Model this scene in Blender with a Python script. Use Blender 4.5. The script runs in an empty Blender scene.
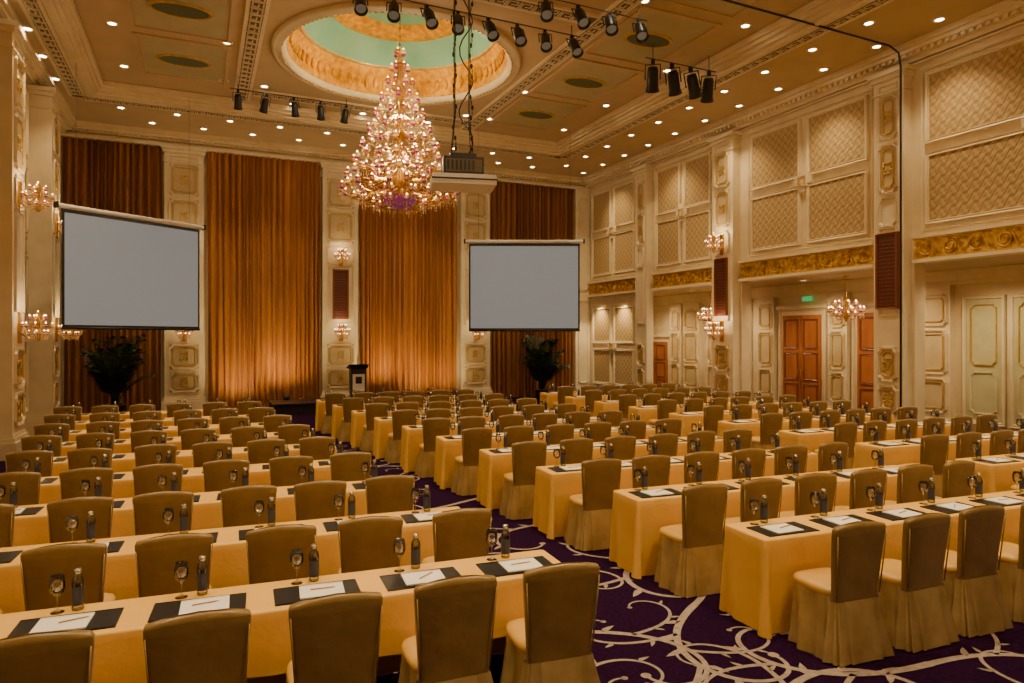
import bpy, bmesh, math, random
from mathutils import Vector, Matrix
random.seed(7)
pi=math.pi; sin=math.sin; cos=math.cos
scene=bpy.context.scene
# ------------------------------------------------------------------ materials
def mat(name,col,rough=.5,metal=0.,emit=None,es=0.,trans=0.,sheen=0.,spec=None,ior=None):
    m=bpy.data.materials.new(name); m.use_nodes=True
    b=m.node_tree.nodes['Principled BSDF']
    b.inputs['Base Color'].default_value=(*col,1); b.inputs['Roughness'].default_value=rough
    b.inputs['Metallic'].default_value=metal
    if emit: b.inputs['Emission Color'].default_value=(*emit,1); b.inputs['Emission Strength'].default_value=es
    if trans: b.inputs['Transmission Weight'].default_value=trans
    if sheen: b.inputs['Sheen Weight'].default_value=sheen
    if spec is not None: b.inputs['Specular IOR Level'].default_value=spec
    if ior: b.inputs['IOR'].default_value=ior
    return m
def N(m,t): return m.node_tree.nodes.new(t)
def L(m,a,b): m.node_tree.links.new(a,b)
def noisy(name,c1,c2,scale=5,rough=.5,bump=0.,bscale=40,stretch=(1,1,1),metal=0,sheen=0,detail=3,spec=None):
    m=mat(name,c1,rough,metal,sheen=sheen,spec=spec); b=m.node_tree.nodes['Principled BSDF']
    tc=N(m,'ShaderNodeTexCoord'); mp=N(m,'ShaderNodeMapping'); mp.inputs['Scale'].default_value=stretch
    L(m,tc.outputs['Object'],mp.inputs['Vector'])
    n=N(m,'ShaderNodeTexNoise'); n.inputs['Scale'].default_value=scale; n.inputs['Detail'].default_value=detail
    L(m,mp.outputs['Vector'],n.inputs['Vector'])
    r=N(m,'ShaderNodeValToRGB'); r.color_ramp.elements[0].color=(*c1,1); r.color_ramp.elements[1].color=(*c2,1)
    r.color_ramp.elements[0].position=.35; r.color_ramp.elements[1].position=.65
    L(m,n.outputs['Fac'],r.inputs['Fac']); L(m,r.outputs['Color'],b.inputs['Base Color'])
    if bump:
        n2=N(m,'ShaderNodeTexNoise'); n2.inputs['Scale'].default_value=bscale; L(m,mp.outputs['Vector'],n2.inputs['Vector'])
        bp=N(m,'ShaderNodeBump'); bp.inputs['Strength'].default_value=bump; bp.inputs['Distance'].default_value=.02
        L(m,n2.outputs['Fac'],bp.inputs['Height']); L(m,bp.outputs['Normal'],b.inputs['Normal'])
    return m
def thin_glass(name,tint,gl=.16):
    m=bpy.data.materials.new(name); m.use_nodes=True; nt=m.node_tree; nt.nodes.remove(nt.nodes['Principled BSDF'])
    out=[x for x in nt.nodes if x.type=='OUTPUT_MATERIAL'][0]
    t=N(m,'ShaderNodeBsdfTransparent'); t.inputs[0].default_value=(*tint,1)
    g=N(m,'ShaderNodeBsdfGlossy'); g.inputs['Roughness'].default_value=.05; g.inputs[0].default_value=(1,1,1,1)
    lw=N(m,'ShaderNodeLayerWeight'); lw.inputs[0].default_value=.35
    ad=N(m,'ShaderNodeMath'); ad.operation='ADD'; ad.use_clamp=True; ad.inputs[1].default_value=gl; L(m,lw.outputs['Fresnel'],ad.inputs[0])
    mx=N(m,'ShaderNodeMixShader'); L(m,ad.outputs[0],mx.inputs[0]); L(m,t.outputs[0],mx.inputs[1]); L(m,g.outputs[0],mx.inputs[2]); L(m,mx.outputs[0],out.inputs[0])
    return m
def lattice(name,c1,c2,axis='Y',k=18.,rough=.7,metal=0):
    m=mat(name,c1,rough,metal); b=m.node_tree.nodes['Principled BSDF']
    tc=N(m,'ShaderNodeTexCoord'); s=N(m,'ShaderNodeSeparateXYZ'); L(m,tc.outputs['Object'],s.inputs[0])
    def M(op,a,bb=None):
        n=N(m,'ShaderNodeMath'); n.operation=op
        for i,v in enumerate((a,bb)):
            if v is None: continue
            if isinstance(v,(int,float)): n.inputs[i].default_value=v
            else: L(m,v,n.inputs[i])
        return n.outputs[0]
    a=s.outputs[axis]; z=s.outputs['Z']
    zz=M('ADD',z,M('MULTIPLY',M('SINE',M('MULTIPLY',a,k*2)),.035))
    p=M('SINE',M('MULTIPLY',M('ADD',a,zz),k)); q=M('SINE',M('MULTIPLY',M('SUBTRACT',a,zz),k))
    pq=M('ABSOLUTE',M('MULTIPLY',p,q))
    p2=M('SINE',M('MULTIPLY',a,k*4)); q2=M('SINE',M('MULTIPLY',zz,k*4))
    v=M('ADD',M('MULTIPLY',pq,.8),M('MULTIPLY',M('MULTIPLY',p2,q2),.28)); v=M('ADD',v,.12)
    r=N(m,'ShaderNodeValToRGB'); r.color_ramp.elements[0].color=(*c1,1); r.color_ramp.elements[1].color=(*c2,1)
    r.color_ramp.elements[0].position=.15; r.color_ramp.elements[1].position=.6
    L(m,v,r.inputs['Fac']); L(m,r.outputs['Color'],b.inputs['Base Color'])
    bp=N(m,'ShaderNodeBump'); bp.inputs['Strength'].default_value=.3; bp.inputs['Distance'].default_value=.02
    L(m,v,bp.inputs['Height']); L(m,bp.outputs['Normal'],b.inputs['Normal'])
    return m
cream=noisy('cream_lacquer',(.72,.58,.345),(.78,.64,.40),3,.42,.05)
creamD=noisy('cream_darker',(.52,.38,.19),(.58,.44,.23),3,.5,.05)  # darker cream for the fields inside the pilaster frames
goldtrim=noisy('gilt_trim',(.54,.32,.07),(.66,.43,.12),8,.35,.1,metal=.4)
gilt=noisy('gilt_carving',(.34,.165,.02),(.82,.50,.09),9,.38,.8,16,metal=.4)
ceilm=noisy('ceiling_plaster',(.51,.365,.19),(.55,.40,.215),2,.7)
ceilg=noisy('ceiling_sage_plaster',(.44,.38,.20),(.48,.41,.23),2,.7)
keym=mat('key_band_dark',(.14,.10,.05),.6)
ventm=mat('vent_green',(.15,.18,.10),.6)
fabY=lattice('damask_fabric',(.34,.215,.08),(.53,.36,.15),'Y',14)
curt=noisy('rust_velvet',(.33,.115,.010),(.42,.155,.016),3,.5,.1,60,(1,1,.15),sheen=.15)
curtDim=noisy('rust_velvet_dimlit',(.22,.070,.007),(.28,.095,.010),3,.6,.1,60,(1,1,.15),sheen=.1)  # same velvet, darkened to put weaker light into the outer curtains' colour
carpet=noisy('purple_carpet',(.012,.0022,.015),(.022,.004,.026),30,1.,.3,300,spec=.05)
vine=noisy('carpet_vine_wool',(.27,.21,.17),(.36,.28,.23),20,1.,.2,200,spec=.05)
cloth=noisy('gold_tablecloth',(.80,.445,.082),(.84,.485,.10),4,.5,.12,25)
satinB=noisy('bronze_satin_back',(.205,.120,.032),(.27,.165,.050),5,.30,.14,14,sheen=.1)
satinS=noisy('gold_satin_skirt',(.38,.255,.095),(.50,.35,.145),5,.26,.15,14,metal=.35)
satinG=noisy('gold_satin_seat',(.60,.34,.075),(.68,.40,.10),5,.33,.1,14)
black=mat('black_leather',(.008,.007,.008),.4)
paper=mat('paper',(.85,.80,.72),.6)
pencilm=mat('pencil_wood',(.5,.25,.06),.5)
glass=thin_glass('clear_glass',(.96,.97,.97),.08)
bottlem=thin_glass('bottle_glass',(.62,.68,.70),.14)
labelm=mat('bottle_label',(.05,.05,.07),.3)
capm=mat('silver_cap',(.7,.7,.72),.25,1.)
screenm=mat('screen_grey_glow',(.12,.12,.118),.9,emit=(.50,.495,.475),es=.36,spec=.1)  # grey tone lifted by a faint glow in the material; not a lamp
white=mat('white_case',(.75,.70,.62),.5)
blk=mat('black_metal',(.012,.012,.014),.4)
barm=mat('bronze_rail',(.10,.065,.03),.5)
lens=mat('spot_lens',(.15,.16,.2),.1,emit=(1,.8,.5),es=.08)
wood=noisy('mahogany',(.34,.10,.022),(.46,.15,.034),4,.35,.05,20,(1,1,.2))
woodD=noisy('mahogany_dark',(.18,.045,.014),(.23,.06,.02),4,.35,.05,20,(1,1,.2))
burg=lattice('burgundy_grille',(.04,.008,.006),(.16,.035,.02),'Y',40,.5)
cyan=noisy('dome_cyan',(.20,.46,.29),(.28,.54,.34),1.2,.7)
domegold=noisy('dome_gilding',(.58,.24,.001),(.86,.42,.002),7,.6,.8,12,spec=.1)
lampE=mat('lamp_glow',(1,.8,.5),.5,emit=(1,.70,.32),es=18)
downE=mat('downlight_glow',(1,.9,.7),.5,emit=(1,.86,.6),es=30)
shadeP=mat('rose_glass_shade',(.36,.10,.08),.25,emit=(1,.32,.12),es=.12)
shadeC=mat('amber_glass_shade',(.60,.33,.10),.25,emit=(1,.48,.12),es=.4)
crystal=mat('crystal',(.70,.50,.26),.12,.0,emit=(1,.55,.18),es=.16,trans=.3)
violet=mat('violet_crystal',(.24,.05,.16),.12,emit=(.8,.15,.4),es=.10)
brass=mat('brass',(.58,.32,.06),.28,1.)
palm=noisy('palm_leaf',(.010,.026,.007),(.022,.05,.012),5,.5)
potm=mat('planter_glaze',(.04,.02,.012),.3)
exitg=mat('exit_sign_green',(.03,.3,.12),.5,emit=(.05,.8,.25),es=.5)
stagem=mat('stage_black',(.01,.01,.01),.5)
greenp=noisy('sage_cabinet',(.48,.44,.22),(.54,.49,.26),3,.5)
# ------------------------------------------------------------------ mesh builder
class MB:
    def __init__(s,T=None): s.v=[];s.f=[];s.m=[];s.s=[];s.mats=[];s.T=T
    def mi(s,m):
        if m not in s.mats: s.mats.append(m)
        return s.mats.index(m)
    def add(s,vs,fs,m,sm=False):
        o=len(s.v); k=s.mi(m)
        for p in vs: s.v.append(tuple(s.T(*p)) if s.T else tuple(p))
        for f in fs: s.f.append([i+o for i in f]); s.m.append(k); s.s.append(sm)
    def box(s,a,b,c,d,e,f,m):
        s.add([(a,c,e),(b,c,e),(b,d,e),(a,d,e),(a,c,f),(b,c,f),(b,d,f),(a,d,f)],
              [(0,3,2,1),(4,5,6,7),(0,1,5,4),(1,2,6,5),(2,3,7,6),(3,0,4,7)],m)
    def lathe(s,prof,n,c,m,sm=True,sx=1,sy=1):
        vs=[];fs=[]
        for r,z in prof:
            for i in range(n):
                a=2*pi*i/n; vs.append((c[0]+r*sx*cos(a),c[1]+r*sy*sin(a),c[2]+z))
        for j in range(len(prof)-1):
            for i in range(n):
                k=(i+1)%n; fs.append((j*n+i,j*n+k,(j+1)*n+k,(j+1)*n+i))
        s.add(vs,fs,m,sm)
    def tube(s,pts,r,m,n=6):
        vs=[];fs=[]; P=[Vector(p) for p in pts]
        for i,p in enumerate(P):
            t=(P[min(i+1,len(P)-1)]-P[max(i-1,0)]).normalized()
            a=t.orthogonal().normalized() if i==0 else (pa-t*pa.dot(t)).normalized()
            pa=a; b=t.cross(a)
            rr=r[i] if isinstance(r,(list,tuple)) else r
            for k in range(n):
                w=2*pi*k/n; vs.append(p+a*rr*cos(w)+b*rr*sin(w))
        for j in range(len(P)-1):
            for k in range(n):
                q=(k+1)%n; fs.append((j*n+k,j*n+q,(j+1)*n+q,(j+1)*n+k))
        fs.append(tuple(range(n))[::-1]); fs.append(tuple((len(P)-1)*n+k for k in range(n)))
        s.add(vs,fs,m,True)
    def loft(s,loops,m,c0=False,c1=False,sm=True):
        n=len(loops[0]); vs=[p for l in loops for p in l]; fs=[]
        for j in range(len(loops)-1):
            for k in range(n):
                q=(k+1)%n; fs.append((j*n+k,j*n+q,(j+1)*n+q,(j+1)*n+k))
        s.add(vs,fs,m,sm)
        if c0: s.add(loops[0],[tuple(range(n))],m,False)
        if c1: s.add(loops[-1],[tuple(range(n))],m,False)
    def octa(s,c,r,h,m):
        x,y,z=c
        s.add([(x+r,y,z),(x,y+r,z),(x-r,y,z),(x,y-r,z),(x,y,z+h*.4),(x,y,z-h*.6)],
              [(0,1,4),(1,2,4),(2,3,4),(3,0,4),(1,0,5),(2,1,5),(3,2,5),(0,3,5)],m)
    def ring(s,u0,u1,v0,v1,w,t,h,m,r=0.):
        def outl(ins,ww):
            P=[]
            for (cu,cv) in ((u0,v0),(u1,v0),(u1,v1),(u0,v1)):
                su=1 if cu==u0 else -1; sv=1 if cv==v0 else -1
                if r<=0: P.append((cu+su*ins,cv+sv*ins,ww))
                else:
                    R=r+ins
                    a_s=math.acos(min(1,ins/R)); b0=pi/2-a_s
                    for i in range(6):
                        a=a_s-(a_s-b0)*i/5
                        pu,pv=R*cos(a),R*sin(a)
                        if (su,sv) in ((-1,1),(1,-1)): a2=b0+(a_s-b0)*i/5; pu,pv=R*cos(a2),R*sin(a2)
                        P.append((cu+su*pu,cv+sv*pv,ww))
            return P
        Ls=[outl(0,w),outl(t*.15,w+h),outl(t*.5,w+h*.6),outl(t*.8,w+h*.9),outl(t,w)]
        n=len(Ls[0]); vs=[p for l in Ls for p in l]; fs=[]
        for j in range(4):
            for k in range(n):
                q=(k+1)%n; fs.append((j*n+k,j*n+q,(j+1)*n+q,(j+1)*n+k))
        s.add(vs,fs,m,False)
    def mesh(s,name):
        me=bpy.data.meshes.new(name); me.from_pydata(s.v,[],s.f)
        for m in s.mats: me.materials.append(m)
        me.polygons.foreach_set('material_index',s.m); me.polygons.foreach_set('use_smooth',s.s)
        bm=bmesh.new(); bm.from_mesh(me); bmesh.ops.recalc_face_normals(bm,faces=bm.faces); bm.to_mesh(me); bm.free()
        me.update(); return me
    def obj(s,name,loc=(0,0,0),rot=0,parent=None):
        return place(s.mesh(name),name,loc,rot,parent)
def place(me,name,loc=(0,0,0),rot=0,parent=None):
    o=bpy.data.objects.new(name,me); o.location=loc; o.rotation_euler=(0,0,rot) if not isinstance(rot,tuple) else rot
    scene.collection.objects.link(o)
    if parent: o.parent=parent
    return o
XL,XR,YB,YF,ZC=-3.73,14.3,24.0,-3.5,8.7
XA=16.9
Tback=lambda u,v,w:(u,YB-w,v)
Tright=lambda u,v,w:(XR-w,u,v)
Tleft=lambda u,v,w:(XL+w,u,v)
Talc=lambda u,v,w:(XA-w,u,v)
# ------------------------------------------------------------------ room shell
b=MB(); b.box(XL-.3,XA+.3,YF-.3,YB+.3,-.2,0,carpet); b.obj('floor')
b=MB(); b.box(XL-.3,XA+.3,YB,YB+.3,0,10.9,cream); b.obj('wall_back')
b=MB(); b.box(XL-.3,XL,YF,YB,0,9.3,cream); b.obj('wall_left')
b=MB(); b.box(XL-.3,XA+.3,YF-.3,YF,0,9.3,cream); b.obj('wall_front')
b=MB()
b.box(XR,XR+.35,YF,YB,3.95,9.3,cream)
for y0,y1 in ((20.1,YB),(15.25,16.26),(9.98,10.83),(4.2,5.1),(YF,-.8)): b.box(XR,XR+.35,y0,y1,0,3.95,cream)
b.obj('wall_right')
b=MB(); b.box(XA,XA+.3,YF,YB,0,4.3,cream); b.obj('wall_alcove')
b=MB(); b.box(XR+.35,XA,YF,YB,3.95,4.2,ceilm); b.obj('ceiling_alcove')
DX,DY,DR=4.38,16.1,2.62
TX0,TX1,TY0,TY1,ZT=-2.6,11.35,-1.,20.8,8.98
b=MB()
b.box(XL-.3,TX0,YF,YB,ZC,ZC+.6,ceilm); b.box(TX1,XR+.3,YF,YB,ZC,ZC+.6,ceilm)
b.box(TX0,TX1,TY1,YB,ZC,ZC+.6,ceilm); b.box(TX0,TX1,YF,TY0,ZC,ZC+.6,ceilm)
hs=3.1
def slab(x0,x1,y0,y1): b.box(x0,x1,y0,y1,ZT,ZT+.3,ceilm)
slab(TX0,DX-hs,TY0,TY1); slab(DX+hs,TX1,TY0,TY1); slab(DX-hs,DX+hs,TY0,DY-hs); slab(DX-hs,DX+hs,DY+hs,TY1)
n=96; vs=[];fs=[]
for i in range(n):
    a=2*pi*i/n; c,s_=cos(a),sin(a); k=hs/max(abs(c),abs(s_))
    vs+= [(DX+c*DR,DY+s_*DR,ZT),(DX+c*k,DY+s_*k,ZT)]
for i in range(n):
    j=(i+1)%n; fs.append((2*i,2*i+1,2*j+1,2*j))
b.add(vs,fs,ceilm); b.obj('ceiling')
# dome
b=MB()
b.lathe([(2.92,-.0),(2.92,-.06),(2.86,-.10),(2.80,-.06),(2.75,-.12),(2.66,-.09),(2.62,-.02),(2.60,.03)],96,(DX,DY,ZT),cream)
b.lathe([(2.60,.03),(2.55,.1),(2.52,.50),(2.38,.70)],96,(DX,DY,ZT),domegold)
b.lathe([(2.38,.70),(2.32,.68),(2.29,.74)],96,(DX,DY,ZT),goldtrim)
b.lathe([(2.29,.74),(2.1,1.02),(1.85,1.22),(1.74,1.28)],96,(DX,DY,ZT),cyan)
b.lathe([(1.74,1.28),(1.70,1.20),(1.26,1.32),(1.20,1.42)],96,(DX,DY,ZT),domegold)
b.lathe([(1.20,1.42),(.9,1.54),(.4,1.62),(.3,1.62)],96,(DX,DY,ZT),cyan)
b.lathe([(.3,1.62),(.25,1.56),(.02,1.56)],48,(DX,DY,ZT),domegold)
for i in range(64):
    a=2*pi*i/64; x,y=DX+2.49*cos(a),DY+2.49*sin(a)
    b.lathe([(0,.17),(.05,.1),(.075,0),(.05,-.1),(0,-.17)],6,(x,y,ZT+.30),domegold)
for i in range(128):
    a=2*pi*i/128; x,y=DX+2.71*cos(a),DY+2.71*sin(a)
    b.lathe([(0,.03),(.028,0),(0,-.03)],5,(x,y,ZT-.11),goldtrim)
b.obj('ceiling_dome')
b=MB()
def cornice_rect(mb,x0,x1,y0,y1,z,steps,m):
    for ins,w,z0,z1 in steps:
        a,bb,c,d=x0+ins,x1-ins,y0+ins,y1-ins
        mb.box(a,bb,c,c+w,z+z0,z+z1,m); mb.box(a,bb,d-w,d,z+z0,z+z1,m)
        mb.box(a,a+w,c+w,d-w,z+z0,z+z1,m); mb.box(bb-w,bb,c+w,d-w,z+z0,z+z1,m)
cornice_rect(b,TX0-.12,TX1+.12,TY0-.12,TY1+.12,ZC,[(0,.14,-.05,0),(.10,.10,-.09,.05),(.18,.10,-.03,.14),(.26,.10,.06,.22),(.34,.10,.14,.27)],cream)
cornice_rect(b,TX0-.5,TX1+.5,TY0-.5,TY1+.5,ZC,[(0,.05,-.03,0)],cream)
b.obj('trim_ceiling_tray')
b=MB()
def keystrip(x0,y0,x1,y1,w,z):
    horiz=abs(x1-x0)>abs(y1-y0)
    if horiz: b.box(x0,x1,y0-w/2-.08,y0+w/2+.08,z-.05,z,cream); b.box(x0,x1,y0-w/2,y0+w/2,z-.056,z-.05,keym)
    else: b.box(x0-w/2-.08,x0+w/2+.08,y0,y1,z-.05,z,cream); b.box(x0-w/2,x0+w/2,y0,y1,z-.056,z-.05,keym)
    Ln=abs(x1-x0)+abs(y1-y0); nn=int(Ln/.30)
    for i in range(nn):
        c=.15+i*.30
        for (a0,a1,c0,c1) in ((-.13,.09,.09,.12),(-.13,-.10,-.12,.12),(-.13,.09,-.12,-.09),(.06,.09,-.12,.03),(-.04,.09,0,.03),(.12,.15,-.14,.14)):
            if horiz: b.box(x0+c+a0,x0+c+a1,y0+c0*w/.28,y0+c1*w/.28,z-.066,z-.054,cream)
            else: b.box(x0+c0*w/.28,x0+c1*w/.28,y0+c+a0,y0+c+a1,z-.066,z-.054,cream)
for x in (1.05,7.71): keystrip(x,8,x,TY1-.4,.28,ZT)
keystrip(1.3,19.75,7.5,19.75,.28,ZT); keystrip(1.3,12.3,7.5,12.3,.28,ZT)
for x in (TX0-.33,TX1+.33): keystrip(x,8,x,TY1+.3,.24,ZC)
keystrip(TX0-.2,TY1+.35,TX1+.2,TY1+.35,.24,ZC)
b.obj('trim_greek_key')
b=MB()
def cframe(x0,x1,y0,y1,z,t,h,m):
    cornice_rect(b,x0,x1,y0,y1,z,[(0,t,-h,0),(t*1.2,t*.5,-h*.5,0)],m)
for xc in (-.35,9.1):
    for yc in (9.8,12.6,15.4,18.2):
        b.box(xc-.95,xc+.95,yc-1.2,yc+1.2,ZT-.012,ZT,ceilg)
        cframe(xc-1.0,xc+1.0,yc-1.25,yc+1.25,ZT,.09,.04,ceilm)
b.obj('trim_ceiling_panels')
vb=MB()
vb.lathe([(.62,0),(.62,-.03),(.54,-.035),(.54,-.01)],32,(0,0,0),goldtrim,sx=1,sy=.55)
vb.lathe([(.54,-.008),(0.001,-.008)],32,(0,0,0),ventm,sx=1,sy=.55)
for i in range(-6,7):
    y=i*.042; w=.53*math.sqrt(max(0,1-(y/.297)**2)); vb.box(-w,w,y-.012,y+.012,-.03,-.008,ventm)
vme=vb.mesh('ceiling_air_vent')
for xc in (-.35,9.1):
    for yc in (9.8,12.6,15.4,18.2): place(vme,'ceiling_air_vent',(xc,yc,ZT-.012),0)
def wall_cornice(T,u0,u1,name,z=ZC):
    b=MB(T)
    for v0,v1,w in ((z-.12,z,.42),(z-.2,z-.12,.34),(z-.27,z-.2,.22),(z-.36,z-.27,.14),(z-.42,z-.39,.1)): b.box(u0,u1,v0,v1,0,w,cream)
    nn=int((u1-u0)/.16)
    for i in range(nn): b.box(u0+.05+i*.16,u0+.13+i*.16,z-.27,z-.2,.22,.3,cream)
    b.obj(name)
wall_cornice(Tback,XL,XR,'trim_cornice_back'); wall_cornice(Tright,YF,YB,'trim_cornice_right'); wall_cornice(Tleft,YF,YB,'trim_cornice_left')
# ------------------------------------------------------------------ pilasters
def grille(b,u0,u1,v0,v1,w):
    b.box(u0,u1,v0,v1,w,w+.05,woodD); b.box(u0+.05,u1-.05,v0+.05,v1-.05,w+.05,w+.055,burg)
    b.ring(u0,u1,v0,v1,w+.04,.06,.05,woodD)
    k=int((v1-v0-.12)/.085)
    for i in range(k): b.box(u0+.06,u1-.06,v0+.08+i*.085,v0+.095+i*.085,w+.055,w+.07,woodD)
def pilaster(T,u0,u1,name='pilaster',grl=True,top=ZC-.42,dep=.28):
    b=MB(T); uc=(u0+u1)/2
    b.box(u0+.06,u1-.06,.0,top,0,dep,cream)
    for v0,v1,e in ((0,.32,.08),(.32,.40,.05),(.40,.46,.02)): b.box(u0+.06-e,u1-.06+e,v0,v1,0,dep+e,cream)
    for v0,v1,e in ((top-.1,top,.1),(top-.2,top-.1,.05),(top-.5,top-.46,.03)): b.box(u0+.06-e,u1-.06+e,v0,v1,0,dep+e,cream)
    a,c=u0+.2,u1-.2; w=dep
    for v0,v1 in [(.6,1.25),(1.33,2.1),(5.55,6.65),(6.75,7.75)]:
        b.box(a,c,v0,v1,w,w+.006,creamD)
        b.ring(a-.02,c+.02,v0,v1,w,.05,.045,cream,r=.10); b.ring(a+.09,c-.09,v0+.11,v1-.11,w,.03,.03,goldtrim,r=.06)
        vc=(v0+v1)/2
        b.lathe([(0,.001),(.06,.0)],4,(uc,vc,w+.02),goldtrim,False,sx=1,sy=1.9)
        for sg in (-1,1):
            b.tube([(uc,vc-.1,w+.01),(uc+sg*.10,vc-.14,w+.02),(uc+sg*.11,vc-.04,w+.02),(uc+sg*.05,vc-.03,w+.02)],.014,goldtrim,5)
            b.tube([(uc,vc+.1,w+.01),(uc+sg*.10,vc+.14,w+.02),(uc+sg*.11,vc+.04,w+.02),(uc+sg*.05,vc+.03,w+.02)],.014,goldtrim,5)
    b.ring(a,c,4.8,5.45,w,.04,.035,cream,r=.07); b.ring(a,c,7.82,7.98,w,.03,.03,cream)
    if grl: grille(b,uc-.27,uc+.27,2.95,4.65,w)
    b.ring(a,c,2.8,4.78,w,.05,.04,cream)
    return b.obj(name)
for u0,u1 in ((-1.07,.16),(3.72,5.03),(8.72,9.98)): pilaster(Tback,u0,u1)
for u0,u1 in ((15.25,16.26),(9.98,10.83),(4.2,5.1)): pilaster(Tright,u0,u1)
pilaster(Tright,19.45,20.25,grl=False)
for u0,u1 in ((15.6,16.7),(19.4,20.4),(11.5,12.6)): pilaster(Tleft,u0,u1,dep=.5,grl=False)
b=MB(Tback)
b.box(XL,XR,8.25,8.33,0,.32,cream)
for u0,u1 in ((13.62,14.28),):
    b.box(u0,u1,0,8.25,0,.3,cream); b.ring(u0+.1,u1-.1,.5,3.8,.3,.05,.04,cream,r=.08); b.ring(u0+.1,u1-.1,4.2,7.9,.3,.05,.04,cream,r=.08)
b.obj('trim_back_wall')
# ------------------------------------------------------------------ fabric panel bays
def fabbay(b,u0,u1,v0,v1,m,gap=.2,cols=2,rows=2):
    W=(u1-u0-gap*(cols-1))/cols; H=(v1-v0-gap*(rows-1))/rows
    for i in range(cols):
        for j in range(rows):
            a=u0+i*(W+gap); c=v0+j*(H+gap)
            b.box(a,a+W,c,c+H,0,.05,cream); b.box(a+.07,a+W-.07,c+.07,c+H-.07,.05,.055,m)
            b.ring(a,a+W,c,c+H,.04,.09,.05,cream)
    uc,vc=(u0+u1)/2,(v0+v1)/2
    b.box(uc-.16,uc+.16,vc-.16,vc+.16,.0,.12,cream); b.box(uc-.09,uc+.09,vc-.28,vc+.28,0,.10,cream); b.box(uc-.28,uc+.28,vc-.09,vc+.09,0,.11,cream)
    b.ring(uc-.12,uc+.12,vc-.12,vc+.12,.12,.05,.03,goldtrim)
    b.ring(u0-.12,u1+.12,v0-.12,v1+.12,0,.06,.05,cream)
for u0,u1 in ((20.55,23.45),(16.5,19.25),(11.1,14.85),(5.3,9.7),(-.8,4.)):
    b=MB(Tright); fabbay(b,u0,u1,4.74,8.02,fabY); b.obj('fabric_wall_panel')
b=MB(Tright); fabbay(b,20.6,23.4,.5,3.5,fabY); b.obj('fabric_wall_panel')
for u0,u1 in ((16.9,19.2),(20.6,22.7),(12.8,15.4)):
    b=MB(Tleft); fabbay(b,u0,u1,4.74,8.02,fabY); fabbay(b,u0,u1,.6,4.2,fabY); b.obj('fabric_wall_panel')
def frieze(u0,u1):
    b=MB(Tright); b.box(u0,u1,4.0,4.46,0,.10,gilt); b.box(u0,u1,3.93,4.0,-.0,.18,cream); b.box(u0,u1,4.46,4.53,0,.18,cream)
    b.box(u0,u1,4.0,4.03,.1,.14,goldtrim); b.box(u0,u1,4.43,4.46,.1,.14,goldtrim)
    nn=int((u1-u0)/.5); st=(u1-u0)/nn
    for i in range(nn):
        c=u0+(i+.5)*st; sg=1 if i%2 else -1
        pts=[]
        for k in range(22):
            t=k/21; a=t*2.3*2*pi*.8; r=.03+.13*t
            pts.append((c+r*cos(a)*sg,4.23+r*sin(a)*.95,.12))
        b.tube(pts,[.010+.008*k/21 for k in range(22)],gilt,5)
        b.tube([(c-st/2,4.1,.12),(c-st*.25,4.36,.13),(c-.02,4.40,.12)],.014,gilt,5)
    b.obj('gilded_frieze')
for u0,u1 in ((16.3,19.4),(20.3,YB-.35),(10.88,15.2),(5.15,9.93),(-.8,4.15)): frieze(u0,u1)
# ------------------------------------------------------------------ alcove wall dressing + doors
def door(u0,u1,h,name,T=Talc):
    b=MB(T)
    b.box(u0-.16,u1+.16,0,h+.16,0,.08,cream); b.ring(u0-.2,u1+.2,-.0,h+.22,.05,.1,.08,cream); b.box(u0-.25,u1+.25,h+.2,h+.3,0,.16,cream)
    uc=(u0+u1)/2
    for a,c in ((u0,uc-.012),(uc+.012,u1)):
        b.box(a,c,.02,h,.08,.13,wood)
        for v0,v1 in ((.15,h*.3),(h*.34,h*.62),(h*.66,h-.12)):
            b.box(a+.13,c-.13,v0+.05,v1-.05,.13,.14,wood); b.ring(a+.09,c-.09,v0,v1,.13,.05,.03,woodD)
    b.tube([(uc-.06,1.0,.15),(uc-.06,1.0,.2),(uc-.06,1.35,.2),(uc-.06,1.35,.15)],.015,brass)
    b.tube([(uc+.06,1.0,.15),(uc+.06,1.0,.2),(uc+.06,1.35,.2),(uc+.06,1.35,.15)],.015,brass)
    b.obj(name)
door(22.0,23.5,2.15,'door_1'); door(14.65,16.1,3.0,'door_2'); door(11.95,13.4,3.0,'door_3')
b=MB(Talc)
b.box(YF,YB,3.7,3.95,0,.2,cream); b.box(YF,YB,3.6,3.7,0,.1,cream)
def alcpil(u0,u1):
    b.box(u0,u1,0,3.6,0,.2,cream); b.box(u0-.05,u1+.05,0,.3,0,.25,cream)
    for v0,v1 in ((.45,1.3),(1.4,2.5),(2.6,3.4)):
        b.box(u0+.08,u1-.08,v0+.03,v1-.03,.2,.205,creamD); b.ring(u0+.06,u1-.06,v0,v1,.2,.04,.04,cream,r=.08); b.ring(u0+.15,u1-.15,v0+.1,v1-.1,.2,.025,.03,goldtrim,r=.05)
for u0,u1 in ((13.68,14.32),(16.4,17.1),(17.5,18.3),(18.7,19.6),(20.0,20.9),(21.05,21.7),(10.75,11.6)): alcpil(u0,u1)
for i in range(9):
    u0=1.0+i*1.07
    b.box(u0,u0+.97,.25,3.3,0,.06,greenp); b.ring(u0,u0+.97,.25,3.3,.06,.08,.04,cream); b.ring(u0+.18,u0+.79,.5,1.5,.06,.03,.03,cream,r=.08); b.ring(u0+.18,u0+.79,1.65,3.1,.06,.03,.03,goldtrim,r=.08)
b.obj('trim_alcove_panelling')
b=MB(Talc); b.box(14.95,15.3,3.42,3.56,.12,.16,exitg); b.obj('exit_sign')
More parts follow.
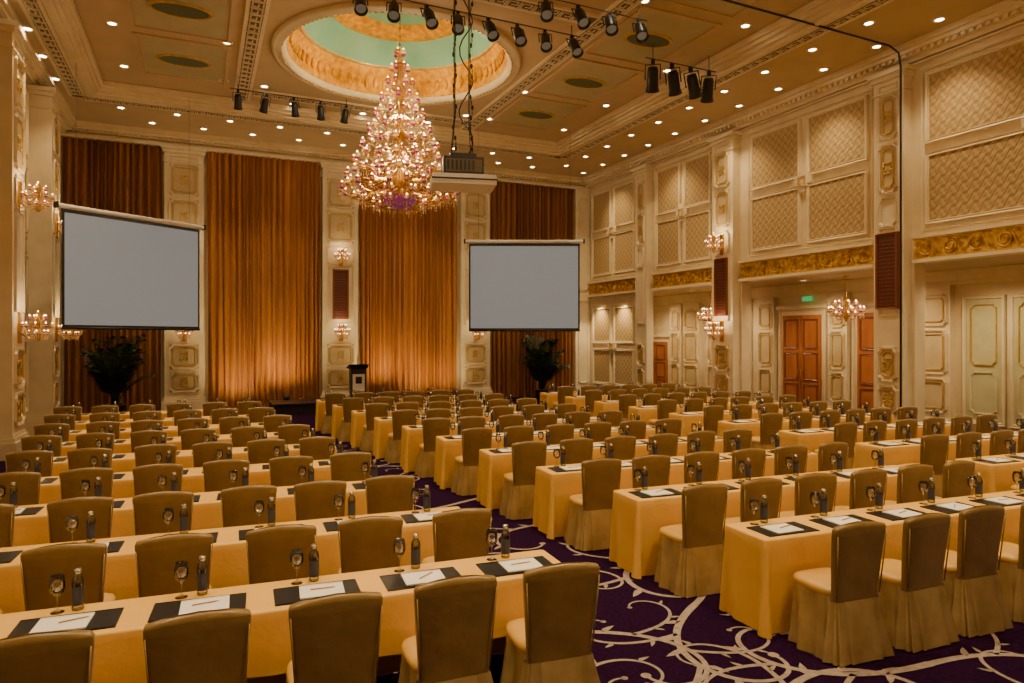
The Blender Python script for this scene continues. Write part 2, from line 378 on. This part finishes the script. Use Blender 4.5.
# ------------------------------------------------------------------ curtains
def curtain(name,x0,x1,m,z0=.04,z1=8.3,y=YB-.16):
    nx=int((x1-x0)/.018); vs=[];fs=[]; zs=[z0,.5,1.5,3,4.5,6,7.3,8.0,z1]; ph=0; xs=[]
    for i in range(nx+1):
        x=x0+(x1-x0)*i/nx; ph+=.018*2*pi/(.17+.05*sin(x*3.1)+.03*sin(x*7.7)); xs.append((x,ph))
    for j,z in enumerate(zs):
        for x,p in xs:
            am=.075+.02*sin(x*5+z*.4); vs.append((x+.02*sin(p*.5+z*.6),y+am*sin(p+.25*sin(z*.8+x))-.02*sin(p*2.1),z))
    n=len(xs)
    for j in range(len(zs)-1):
        for i in range(n-1): fs.append((j*n+i,j*n+i+1,(j+1)*n+i+1,(j+1)*n+i))
    b=MB(); b.add(vs,fs,m,True); b.obj(name)
curtain('stage_curtain',XL+.06,-1.1,curtDim); curtain('stage_curtain',.22,3.70,curt); curtain('stage_curtain',5.06,8.68,curt); curtain('stage_curtain',10.04,13.58,curtDim)
# ------------------------------------------------------------------ downlights
db=MB(); db.lathe([(.13,0),(.13,-.015),(.085,-.02),(.08,-.002)],20,(0,0,0),cream); db.lathe([(.08,-.004),(.0005,-.004)],16,(0,0,0),downE)
dme=db.mesh('recessed_downlight')
dl=[]
for y in [8.2,9.6,11.0,12.4,13.8,15.2,16.6,18.0,19.4,20.8,22.2]:
    dl.append((12.35,y,ZC)); dl.append((13.5,y+.7,ZC))
for x in [-2,-.6,.8,2.2,3.6,5.0,6.4,7.8,9.2,10.6]:
    dl.append((x,21.75,ZC)); dl.append((x+.7,22.9,ZC))
for y in (15.5,17.,18.5,20.): dl.append((-3.25,y,ZC))
for x in (.55,1.55,7.25,8.0,10.6,-1.7):
    for y in (11.2,13.9,16.7,19.2):
        if abs(x-DX)<3.1 and abs(y-DY)<2: continue
        dl.append((x,y,ZT))
for x in (2.4,4.4,6.4): dl.append((x,20.3,ZT))
for y in (7,11.8,14.2,17.5,19,21.5): dl.append((15.6,y,3.95))
for p in dl: place(dme,'recessed_downlight',p)
# ------------------------------------------------------------------ lights
WARM=(1,.77,.455)
def spot(loc,e,size=2.2,col=WARM,blend=.9,rad=.08,rot=(0,0,0)):
    l=bpy.data.lights.new('lamp_spot','SPOT'); l.energy=e; l.color=col; l.spot_size=size; l.spot_blend=blend; l.shadow_soft_size=rad
    o=bpy.data.objects.new('downlight_beam',l); o.location=loc; o.rotation_euler=rot; scene.collection.objects.link(o); return o
def point(loc,e,col=WARM,rad=.05):
    l=bpy.data.lights.new('lamp_point','POINT'); l.energy=e; l.color=col; l.shadow_soft_size=rad
    o=bpy.data.objects.new('lamp_bulb_light',l); o.location=loc; scene.collection.objects.link(o); return o
for x in (-1.5,1.6,4.8,8.2,11.6):
    for y in (1.6,5.0,8.6,12.2):
        spot((x,y,8.6),650,1.5)
for x in (-1.5,1.3,7.4,11.6): spot((x,16.8,8.6),560,1.6)
for x in (-.5,2.0,6.9,9.4,12.3): spot((x,21.6,8.6),420,1.6)
for y in (6,9,12,15,18,21.5): spot((13.3,y,8.6),350,1.8)
for y in (16,18.5,21.3): spot((-3.0,y,8.6),240,1.5)
for y in (3,7,9.5,11.8,14.2,17.5,19,21.5): spot((15.6,y,3.9),230,2.6)
for y in (21.2,22.8): spot((13.9,y,3.86),280,1.7)
ub=MB(); ub.lathe([(.0,0),(.09,0),(.10,.03),(.08,.16),(.07,.16),(.06,.10),(0,.10)],16,(0,0,0),blk); ub.lathe([(.06,.12),(.0005,.12)],12,(0,0,0),lampE)
ume=ub.mesh('floor_uplight')
for x,e in ((1.2,170),(2.5,170),(5.7,150),(7.0,150),(8.1,110)):
    z=.34 if 1.95<x<6.85 else 0
    yy=22.7
    place(ume,'floor_uplight',(x,yy,z))
    spot((x,yy,z+.28),e,2.3,(1,.74,.38),blend=1.,rot=(pi-.5,0,0),rad=.05)
for i in range(8):
    a=2*pi*i/8; point((DX+2.0*cos(a),DY+2.0*sin(a),ZT+.16),11,(1,.84,.54),.03)
for z,e in ((5.6,330),(6.6,330),(7.7,200)): point((DX,DY,z),e,WARM,.12)
for z in (6.0,7.3): point((4.4,1.2,z),560,WARM,.12)  # fill lamps added at the unseen second chandelier
# ------------------------------------------------------------------ chandeliers
def tier(b,cx,cy,z,r,n,s,ph=0,a0=0,a1=2*pi,arm=True,sh=1.):
    for i in range(n):
        a=a0+(a1-a0)*((i+.5)/n)+ph; c,q=cos(a),sin(a)
        x,y=cx+r*c,cy+r*q
        if arm:
            ri=r*.25
            b.tube([(cx+ri*c,cy+ri*q,z+.02*s),(cx+(ri+(r-ri)*.5)*c,cy+(ri+(r-ri)*.5)*q,z-.10*s),(cx+(ri+(r-ri)*.85)*c,cy+(ri+(r-ri)*.85)*q,z-.08*s),(x,y,z)],.010*s,brass,4)
        b.lathe([(.012*s,-.02*s),(.04*s,.0),(.045*s,.015*s),(.015*s,.02*s)],7,(x,y,z),violet if i%2 else brass)
        b.lathe([(.012*s,.02*s),(.012*s,.07*s)],5,(x,y,z),white)
        b.lathe([(.0,.135*s),(.018*s,.105*s),(.020*s,.085*s),(.008*s,.07*s)],6,(x,y,z),lampE)
        b.lathe([(.05*s*sh,.05*s),(.044*s*sh,.075*s),(.03*s*sh,.10*s)],8,(x,y,z),shadeP if (i+int(z*7))%3 else shadeC)
        for k in range(3): b.octa((x,y,z-.05*s-k*.055*s),.012*s,.05*s,crystal)
        a2=a+(a1-a0)/n
        for k in range(1,5):
            t=k/5; aa=a+(a2-a)*t; sag=-.09*s*4*t*(1-t)
            b.octa((cx+r*cos(aa),cy+r*sin(aa),z+sag),.010*s,.035*s,crystal)
def big_chandelier(name,cx,cy,ztop,chainz):
    b=MB()
    prof=[(.02,0),(.05,-.05),(.02,-.12),(.06,-.3),(.1,-.42),(.03,-.5),(.05,-1.),(.12,-1.15),(.04,-1.3),(.06,-1.9),(.16,-2.1),(.05,-2.3),(.07,-2.9),(.2,-3.1),(.3,-3.45),(.16,-3.7),(.03,-3.82),(.05,-3.9),(0,-3.95)]
    b.lathe(prof,16,(cx,cy,ztop),brass)
    T=[(.12,.10,4),(.48,.19,6),(.85,.31,8),(1.22,.44,10),(1.60,.58,12),(1.98,.74,14),(2.36,.90,16),(2.74,1.08,18),(3.10,1.25,20),(3.42,1.37,22)]
    for i,(dz,r,n_) in enumerate(T): tier(b,cx,cy,ztop-dz,r,n_,1.35,ph=i*.3)
    for dz,r,n_ in ((2.52,.55,9),(2.9,.65,10),(3.55,.98,14),(3.7,.62,10)): tier(b,cx,cy,ztop-dz,r,n_,1.2)
    for i in range(20):
        a=2*pi*i/20
        for k in range(36):
            t=k/35; r=.06+1.05*t**1.2; b.octa((cx+r*cos(a),cy+r*sin(a),ztop-.1-3.1*t),.012,.045,crystal)
    b.lathe([(.42,-3.52),(.38,-3.65),(.25,-3.76),(.05,-3.82)],16,(cx,cy,ztop),violet)
    b.tube([(cx,cy,ztop-.02),(cx,cy,chainz)],.012,brass,5)
    k=int((chainz-ztop)/.1)
    for i in range(k):
        b.lathe([(.03,-.03),(.035,0),(.03,.03)],6,(cx,cy,ztop+.05+i*.1),brass,sx=1 if i%2 else .4,sy=.4 if i%2 else 1)
    b.obj(name)
big_chandelier('unseen_fill_chandelier',DX,DY,9.22,ZT+1.55)
big_chandelier('unseen_fill_chandelier',4.4,1.2,8.6,ZT)  # second chandelier out of view, added to carry the fill light
sb=MB()
sb.box(-.07,.07,-.02,.02,-.3,.3,brass)
sb.lathe([(.03,-.26),(.05,-.2),(.03,-.1),(.04,.1),(.06,.2),(.02,.32),(0,.34)],10,(0,-.3,0),brass)
for z,r,n_ in ((.02,.25,9),(.17,.14,5),(-.13,.16,7)):
    tier(sb,0,-.3,z,r,n_,.72)
    sb.lathe([(r-.01,-.005),(r+.01,0),(r-.01,.005)],16,(0,-.3,z),brass)
for i in range(26):
    a=2*pi*i/26
    for k in range(5):
        sb.octa((.25*(1-.10*k)*cos(a),-.3+.25*(1-.10*k)*sin(a),-.03-k*.045),.009,.04,crystal)
sb.tube([(0,0,-.1),(0,-.15,-.2),(0,-.3,-.22)],.015,brass)
sme=sb.mesh('crystal_wall_sconce')
def sconce(x,y,z,rot,e=13):
    place(sme,'crystal_wall_sconce',(x,y,z),rot)
    d=Vector((0,-.3,.36)); d.rotate(Matrix.Rotation(rot,3,'Z'))
    point((x+d.x,y+d.y,z+.38),e,WARM,.03)
for z in (5.05,2.5):
    sconce(-.45,YB-.3,z,0,6); sconce(4.38,YB-.3,z,0,6)
    sconce(XR-.3,15.75,z,-pi/2)
    for y in (16.15,19.9): sconce(XL+.52,y,z,pi/2)
sconce(9.35,YB-.3,2.5,0,6)
sb=MB()
tier(sb,0,0,0,.42,10,1.1); tier(sb,0,0,.16,.26,7,1.1); tier(sb,0,0,-.12,.24,7,1.)
sb.lathe([(.01,.6),(.02,.45),(.07,.3),(.03,.2),(.05,0),(.1,-.12),(.02,-.25),(0,-.3)],10,(0,0,0),brass)
sb.tube([(0,0,.55),(0,0,.95)],.01,brass,5); sb.lathe([(.09,.95),(.08,.92),(.02,.88)],12,(0,0,0),brass)
ame=sb.mesh('small_chandelier')
for y in (12.8,18.1,7.5): place(ame,'small_chandelier',(15.6,y,3.0)); point((15.6,y,3.3),130,WARM,.04)
# ------------------------------------------------------------------ screens
def screen(x0,y0,x1,y1,z0,z1):
    p0=Vector((x0,y0,0)); p1=Vector((x1,y1,0)); d=(p1-p0); W=d.length; ang=math.atan2(d.y,d.x)
    b=MB()
    b.box(0,W,-.005,.01,z0,z1,blk); b.box(.05,W-.05,-.012,-.005,z0+.05,z1-.08,screenm)
    b.loft([[(x,cos(a)*.06,z1+.06+sin(a)*.055) for a in [2*pi*k/12 for k in range(12)]] for x in (-.12,W+.12)],white,True,True)
    b.box(-.15,-.1,-.07,.07,z1-.0,z1+.13,blk); b.box(W+.1,W+.15,-.07,.07,z1-.0,z1+.13,blk)
    b.tube([(0,0,z0-.02),(W,0,z0-.02)],.03,blk,8)
    for x in (.3,W-.3): b.tube([(x,0,z1+.11),(x,0,8.69)],.004,barm,5)
    b.obj('projection_screen',(x0,y0,0),ang)
screen(-2.83,18.2,-.02,20.2,2.55,5.22)
screen(7.5,19.6,10.6,18.2,2.55,5.2)
# ------------------------------------------------------------------ projector
b=MB()
b.box(-.46,.46,-.3,.3,0,.05,white); b.box(-.46,.46,-.3,.3,.05,.14,white); b.box(-.47,.47,-.31,-.29,.06,.08,blk)
b.box(-.30,.28,-.24,.26,.14,.40,blk); b.box(-.27,.25,-.26,-.24,.18,.36,keym); b.box(-.2,.18,-.2,.2,.40,.46,blk)
b.lathe([(.0,.0),(.07,.0),(.08,.05),(.0,.05)],14,(.1,.30,.27),blk)
for i in range(7): b.box(-.25+i*.06,-.22+i*.06,-.268,-.26,.2,.34,blk)
for x in (-.2,.16):
    for y in (-.15,.15): b.tube([(x,y,.14),(x*.6,y*.5,1.0),(x*.6,y*.5,ZT-4.46)],.006,blk,5)
for x in (-.12,.12):
    for k in range(52): b.lathe([(.012,-.035),(.022,0),(.012,.035)],5,(x+.02*sin(k*.9),0,.5+k*.076),blk,sx=1 if k%2 else .4,sy=.4 if k%2 else 1)
pts=[(.05+.10*sin(k*.7),.05*cos(k*.9),.45+k*.1) for k in range(40)]; b.tube(pts,.010,blk,5)
b.obj('ceiling_projector',(3.5,9.4,4.50),-.25)
# ------------------------------------------------------------------ stage lights
lb=MB()
lb.T=lambda x,y,z:(x,y*cos(.6)-z*sin(.6),y*sin(.6)+z*cos(.6))
lb.lathe([(.0,.18),(.07,.18),(.09,.12),(.095,-.12),(.115,-.2),(.105,-.2),(.09,-.14),(.0,-.14)],14,(0,0,-.22),blk)
lb.lathe([(.088,-.15),(.0005,-.15)],12,(0,0,-.22),lens)
lb.T=None
lb.tube([(-.12,.12,-.2),(-.12,0,0),(.12,0,0),(.12,.12,-.2)],.012,blk,5); lb.box(-.03,.03,-.03,.03,0,.08,blk)
lme=lb.mesh('stage_spotlight')
def lightbar(x0,x1,y,z,n,rot,sc=1.):
    b=MB(); b.tube([(x0-.2,y,z),(x1+.2,y,z)],.013,barm,8)
    for x in (x0,x1): b.tube([(x,y,z),(x,y,ZC+.25 if TX0<x<TX1 else ZC)],.01,barm,5)
    b.obj('lighting_bar')
    for i in range(n):
        x=x0+(x1-x0)*i/(n-1); o=place(lme,'stage_spotlight',(x,y,z-.09*sc),rot+random.uniform(-.4,.4)); o.scale=(sc,sc,sc)
lightbar(2.7,7.2,12.7,8.75,8,pi,1.1); lightbar(5.9,8.0,11.4,8.7,4,pi,1.1); lightbar(.9,3.7,19.2,8.8,5,0); lightbar(9.3,10.9,12.7,8.6,4,-pi*.3,1.4)
b=MB(); b.tube([(7.9,10.0,8.66),(13.5,10.0,8.6),(13.8,10.0,8.5),(13.87,10.0,8.2),(13.87,10.0,.05)],.022,blk,8); b.lathe([(.13,0),(.13,.03),(.05,.06)],16,(13.87,10.0,0),blk); b.obj('cable_conduit_pole')
# ------------------------------------------------------------------ stage, lectern, palms
b=MB(); b.box(2.0,6.8,21.3,23.0,.0,.30,stagem); b.box(1.95,6.85,21.25,23.0,.30,.34,blk); b.obj('low_stage')
b=MB()
b.loft([[(-.28,-.2,0),(.28,-.2,0),(.28,.2,0),(-.28,.2,0)],[(-.24,-.16,.08),(.24,-.16,.08),(.24,.16,.08),(-.24,.16,.08)],[(-.24,-.16,.95),(.24,-.16,.95),(.24,.16,.95),(-.24,.16,.95)],[(-.33,-.26,1.12),(.33,-.26,1.12),(.33,.24,1.0),(-.33,.24,1.0)]],blk,True,True,False)
b.box(-.19,.19,-.175,-.16,.25,.8,white); b.box(-.10,.10,-.18,-.175,.5,.72,blk)
b.tube([(0,.05,1.05),(0,.0,1.3),(0,.1,1.4)],.01,blk); b.obj('lectern',(4.62,22.1,.34))
def mkpalm(name,x,y):
    b=MB(); b.lathe([(0,0),(.2,0),(.27,.38),(.29,.42),(.25,.42),(.23,.36),(0,.36)],20,(0,0,0),potm)
    for i in range(34):
        a=i*2.399; h=random.uniform(1.0,2.5); out=random.uniform(.5,.95)*(1.25-.3*h/2); P=[]
        for k in range(9):
            t=k/8; P.append(Vector((cos(a)*(.05+out*t**1.25),sin(a)*(.05+out*t**1.25),.36+h*(t*1.45-.65*t**2.6))))
        b.tube(P,[.016*(1-.7*k/8) for k in range(9)],palm,5)
        side=Vector((-sin(a),cos(a),0))
        for k in range(6,30):
            t=k/30; f=t*8; j=int(f); p=P[j].lerp(P[min(j+1,8)],f-j); dr=(P[min(j+1,8)]-P[j]).normalized()
            ln=.38*sin(pi*min(1,t*.85+.12))+.06
            for sg in (-1,1):
                q=p+(side*sg*.8+dr*.6+Vector((0,0,-.25))).normalized()*ln; w=dr*.020
                mdl=(p+q)/2+Vector((0,0,.02))
                b.add([p,mdl+w,q,mdl-w],[(0,1,2,3)],palm)
    b.obj(name,(x,y,0))
mkpalm('potted_palm',-2.2,22.3); mkpalm('potted_palm',11.5,22.5)
# ------------------------------------------------------------------ carpet scroll pattern
b=MB()
def ribbon(P,w0,w1):
    vs=[];n=len(P)
    for i,p in enumerate(P):
        t=(P[min(i+1,n-1)]-P[max(i-1,0)]).normalized(); q=Vector((-t.y,t.x,0)); f=i/(n-1); w=(w0+(w1-w0)*f)
        vs+=[p+q*w,p-q*w]
    b.add(vs,[(2*i,2*i+1,2*i+3,2*i+2) for i in range(n-1)],vine)
def leaf(p,a,l,z):
    d=Vector((cos(a),sin(a),0)); q=Vector((-d.y,d.x,0))
    pts=[p,p+d*l*.3+q*l*.2,p+d*l*.7+q*l*.13,p+d*l,p+d*l*.7-q*l*.08,p+d*l*.3-q*l*.13]
    b.add([Vector((v.x,v.y,z)) for v in pts],[(0,1,2,3,4,5)],vine)
zz=.0035
def scroll(x,y,a,sc,sg,depth):
    global zz
    P=[];p=Vector((x,y,zz));n_=34; kap=.30*sg/sc
    for i in range(n_):
        P.append(p.copy()); a+=kap*.055*sc*1.0; p=p+Vector((cos(a),sin(a),0))*.06*sc
        kap+=sg*(.05+.0075*i)/sc
        if depth>0 and i in (9,17): scroll(p.x,p.y,a-sg*.75,sc*.6,-sg,depth-1)
        if i in (5,13,21): leaf(p,a-sg*.9,.17*sc,zz)
    ribbon(P,.032*sc,.014*sc)
    e=P[-1]; b.lathe([(.038*sc,zz),(.0005,zz)],10,(e.x,e.y,0),vine,False)
    zz=.0035+(zz-.0035+.00013)%.0025
for gx in range(-1,9):
    for gy in range(1,10):
        x=gx*1.6+random.uniform(-.25,.25)+(.8 if gy%2 else 0); y=gy*1.5+random.uniform(-.25,.25)
        a=random.uniform(0,2*pi); sg=random.choice((-1,1))
        if x>XR-1.6 or y>15: continue
        scroll(x,y,a,random.uniform(.95,1.3),sg,1)
        if (gx+gy)%3!=0: scroll(x,y,a+pi,random.uniform(.85,1.15),sg,1)
b.obj('carpet_scroll_pattern')
# ------------------------------------------------------------------ tables
def rrect(hx,hy,r,nl,nsd):
    P=[]
    def side(x0,y0,x1,y1,n_,nx,ny,tag):
        for i in range(n_): t=i/n_; P.append((x0+(x1-x0)*t,y0+(y1-y0)*t,nx,ny,tag))
    def cor(cx,cy,a0):
        for i in range(5): a=a0+pi/2*i/5; P.append((cx+r*cos(a),cy+r*sin(a),cos(a),sin(a),'c'))
    side(-hx+r,-hy,hx-r,-hy,nl,0,-1,'f'); cor(hx-r,-hy+r,-pi/2); side(hx,-hy+r,hx,hy-r,nsd,1,0,'e'); cor(hx-r,hy-r,0)
    side(hx-r,hy,-hx+r,hy,nl,0,1,'b'); cor(-hx+r,hy-r,pi/2); side(-hx,hy-r,-hx,-hy+r,nsd,-1,0,'e'); cor(-hx+r,-hy+r,pi)
    return P
TL,TD,TH=3.95,.50,.74
def table_mesh(short):
    b=MB(); R=rrect(TL/2,TD/2,.03,110,14); loops=[]
    def lp(ins,z): return [(x-nx*ins,y-ny*ins,z) for x,y,nx,ny,t in R]
    loops=[lp(.02,TH),lp(.005,TH-.004),lp(0,TH-.015)]
    for j in range(1,9):
        t=j/8; l=[]
        for i,(x,y,nx,ny,tag) in enumerate(R):
            drop=.715
            if short and tag=='f':
                e=min(TL/2-abs(x),.35)/.35; drop=.715-(.36)*min(1,e*1.4)
            am=.020*t*(1 if tag!='c' else 2.2); fo=am*(sin(x*9+y*21)+.6*sin(x*23.7+y*31+1))+(.012*t if tag!='c' else .055*t)
            if tag=='f': fo=am*.4*(sin(x*9)+.6*sin(x*23.7))
            l.append((x+nx*fo,y+ny*fo,TH-.015-drop*t))
        loops.append(l)
    b.loft(loops,cloth); b.add(loops[0],[tuple(range(len(R)))],cloth)
    for x in (-TL/2+.1,-.65,.65,TL/2-.1):
        for y in (-.16,.16): b.tube([(x,y,.0),(x,y,TH-.03)],.015,blk,6)
    return b.mesh('banquet_table')
tshort=table_mesh(True); tfull=table_mesh(False)
# ------------------------------------------------------------------ chair
cb=MB()
def sup(hx,hy,cy,z,n=44,e=3.2,fold=0.,fp=0):
    P=[]
    for i in range(n):
        a=2*pi*i/n; c,q=cos(a),sin(a)
        x=hx*abs(c)**(2/e)*(1 if c>=0 else -1); y=hy*abs(q)**(2/e)*(1 if q>=0 else -1)
        f=1+fold*(sin(a*13+fp)+.6*sin(a*8+1.3+fp*2)+.5*sin(a*23+.5))
        P.append((x*f,cy+y*f,z))
    return P
cb.loft([sup(.285,.255,-.065,.006,132,3.0,.065),sup(.270,.245,-.055,.10,132,3.1,.060,.25),sup(.252,.232,-.040,.22,132,3.3,.046,.55),sup(.234,.220,-.024,.34,132,3.6,.026,.8),sup(.222,.212,-.012,.43,132,4,.006,.9),sup(.220,.212,-.010,.445,132,4,.0)],satinS)
cb.loft([sup(.220,.212,-.010,.445,44,4),sup(.226,.219,-.010,.465,44,4),sup(.215,.210,-.010,.49,44,4),sup(.17,.17,0,.503,44,4),sup(.05,.06,0,.507,44,3)],satinG,False,True)
def bk(z,hw,cy,hd,e=6): return sup(hw,hd,cy,z,44,e)
back=[bk(.38,.200,-.225,.030),bk(.52,.205,-.232,.032),bk(.66,.216,-.243,.034),bk(.80,.228,-.257,.034),bk(.90,.236,-.268,.032)]
cb.loft(back,satinB)
def top(z,hw,cy,hd,crown):
    return [(x,y,z+crown*(1-(x/hw)**2) if abs(x)<hw else z) for x,y,_ in sup(hw,hd,cy,z,44,6)]
cb.loft([back[-1],top(.935,.237,-.271,.031,.012),top(.955,.228,-.273,.026,.02),top(.962,.19,-.274,.012,.022)],satinB,False,True)
cb.loft([sup(.275,.085,-.265,.012,96,3.4,.08),sup(.245,.06,-.25,.22,96,3.6,.06,.5),sup(.210,.038,-.232,.42,96,5,.012)],satinS)
cb.tube([(-.20,-.262,.45),(-.215,-.285,.70),(-.228,-.30,.90)],.005,satinS,4); cb.tube([(.20,-.262,.45),(.215,-.285,.70),(.228,-.30,.90)],.005,satinS,4)
cme=cb.mesh('covered_banquet_chair')
# ------------------------------------------------------------------ table-top things
def p_mat(b,o=(0,0,0)):
    x,y,z=o; b.box(x-.25,x+.25,y-.14,y+.14,z,z+.006,black); b.box(x-.245,x+.245,y-.135,y-.128,z+.006,z+.008,black); b.box(x-.245,x+.245,y+.128,y+.135,z+.006,z+.008,black)
def p_pad(b,o=(0,0,0)):
    x,y,z=o; b.box(x-.13,x+.13,y-.105,y+.105,z,z+.008,paper); b.box(x-.13,x+.13,y+.09,y+.105,z+.008,z+.0095,white)
def p_pen(b,o=(0,0,0)):
    x,y,z=o; b.tube([(x-.07,y-.01,z+.004),(x+.06,y+.02,z+.004),(x+.075,y+.0235,z+.004)],[.0038,.0038,.0008],pencilm,6)
def p_glass(b,o=(0,0,0)):
    P=[(0,0),(.036,0),(.035,.003),(.008,.008),(.0045,.02),(.0045,.085),(.012,.095),(.034,.115),(.042,.14),(.041,.175),(.035,.210),(.0338,.210),(.0397,.175),(.0406,.14),(.0325,.117),(.01,.098),(0,.096)]
    b.lathe(P,18,o,glass)
def p_bottle(b,o=(0,0,0)):
    b.lathe([(0,0),(.030,0),(.032,.006),(.032,.16),(.028,.18),(.018,.195),(.0165,.21),(0,.21)],16,o,bottlem)
    b.lathe([(.0326,.03),(.0326,.135)],16,o,labelm); b.lathe([(0,.232),(.0185,.232),(.019,.205),(.0166,.205)],12,o,capm)
def mk(fn,name):
    b=MB(); fn(b); return b.mesh(name)
mmat=mk(p_mat,'writing_mat'); mpad=mk(p_pad,'notepad'); mpen=mk(p_pen,'pencil'); mgl=mk(p_glass,'water_goblet'); mbt=mk(p_bottle,'water_bottle')
b=MB(); p_mat(b); p_pad(b,(0,-.01,.006)); p_pen(b,(.03,0,.015)); p_glass(b,(-.08,.205,0)); p_bottle(b,(.03,.205,0)); mset=b.mesh('place_setting')
SL=.065; ROT=-math.atan(SL); PITCH=1.48; SP=.655
def section(s0,rows,drift,tme,yo=0.):
    for k in range(rows):
        dx=-drift*PITCH*k; yk=3.93+yo+PITCH*k
        sc=s0+TL/2
        place(tme,'banquet_table',(sc+dx,yk-SL*sc+.475,0),ROT)
        for i in range(6):
            s=s0+TL/2+(i-2.5)*SP
            x=s+dx; y=yk-SL*s
            rr=ROT+random.uniform(-.07,.07)
            place(cme,'covered_banquet_chair',(x+random.uniform(-.02,.02),y+random.uniform(-.06,-.01),0),rr)
            r2=ROT+random.uniform(-.03,.03)
            if k<3:
                z=TH+.001
                place(mmat,'writing_mat',(x,y+.415,z),r2)
                place(mpad,'notepad',(x+random.uniform(-.02,.03),y+.405,z+.008),r2+random.uniform(-.08,.08))
                place(mpen,'pencil',(x+.03,y+.41,z+.0175),r2+random.uniform(-.3,.5))
                place(mgl,'water_goblet',(x-.09+random.uniform(-.01,.01),y+.63,z),0)
                place(mbt,'water_bottle',(x+.015+random.uniform(-.01,.01),y+.635,z),0)
            else: place(mset,'place_setting',(x,y+.425,TH+.001),r2)
section(-1.65,9,.085,tshort)
section(3.98,10,.1,tfull,.08)
section(8.85,10,0,tfull,.1)
# ------------------------------------------------------------------ world + camera
w=bpy.data.worlds.new('World'); scene.world=w; w.use_nodes=True
w.node_tree.nodes['Background'].inputs[0].default_value=(1,.7,.42,1); w.node_tree.nodes['Background'].inputs[1].default_value=.1
cam=bpy.data.cameras.new('camera'); cam.lens=24; cam.sensor_width=36; cam.shift_y=-.0034; cam.clip_end=200
co=bpy.data.objects.new('camera',cam); co.location=(0,0,2.3); co.rotation_euler=(pi/2,0,math.radians(-24.55)); scene.collection.objects.link(co); scene.camera=co
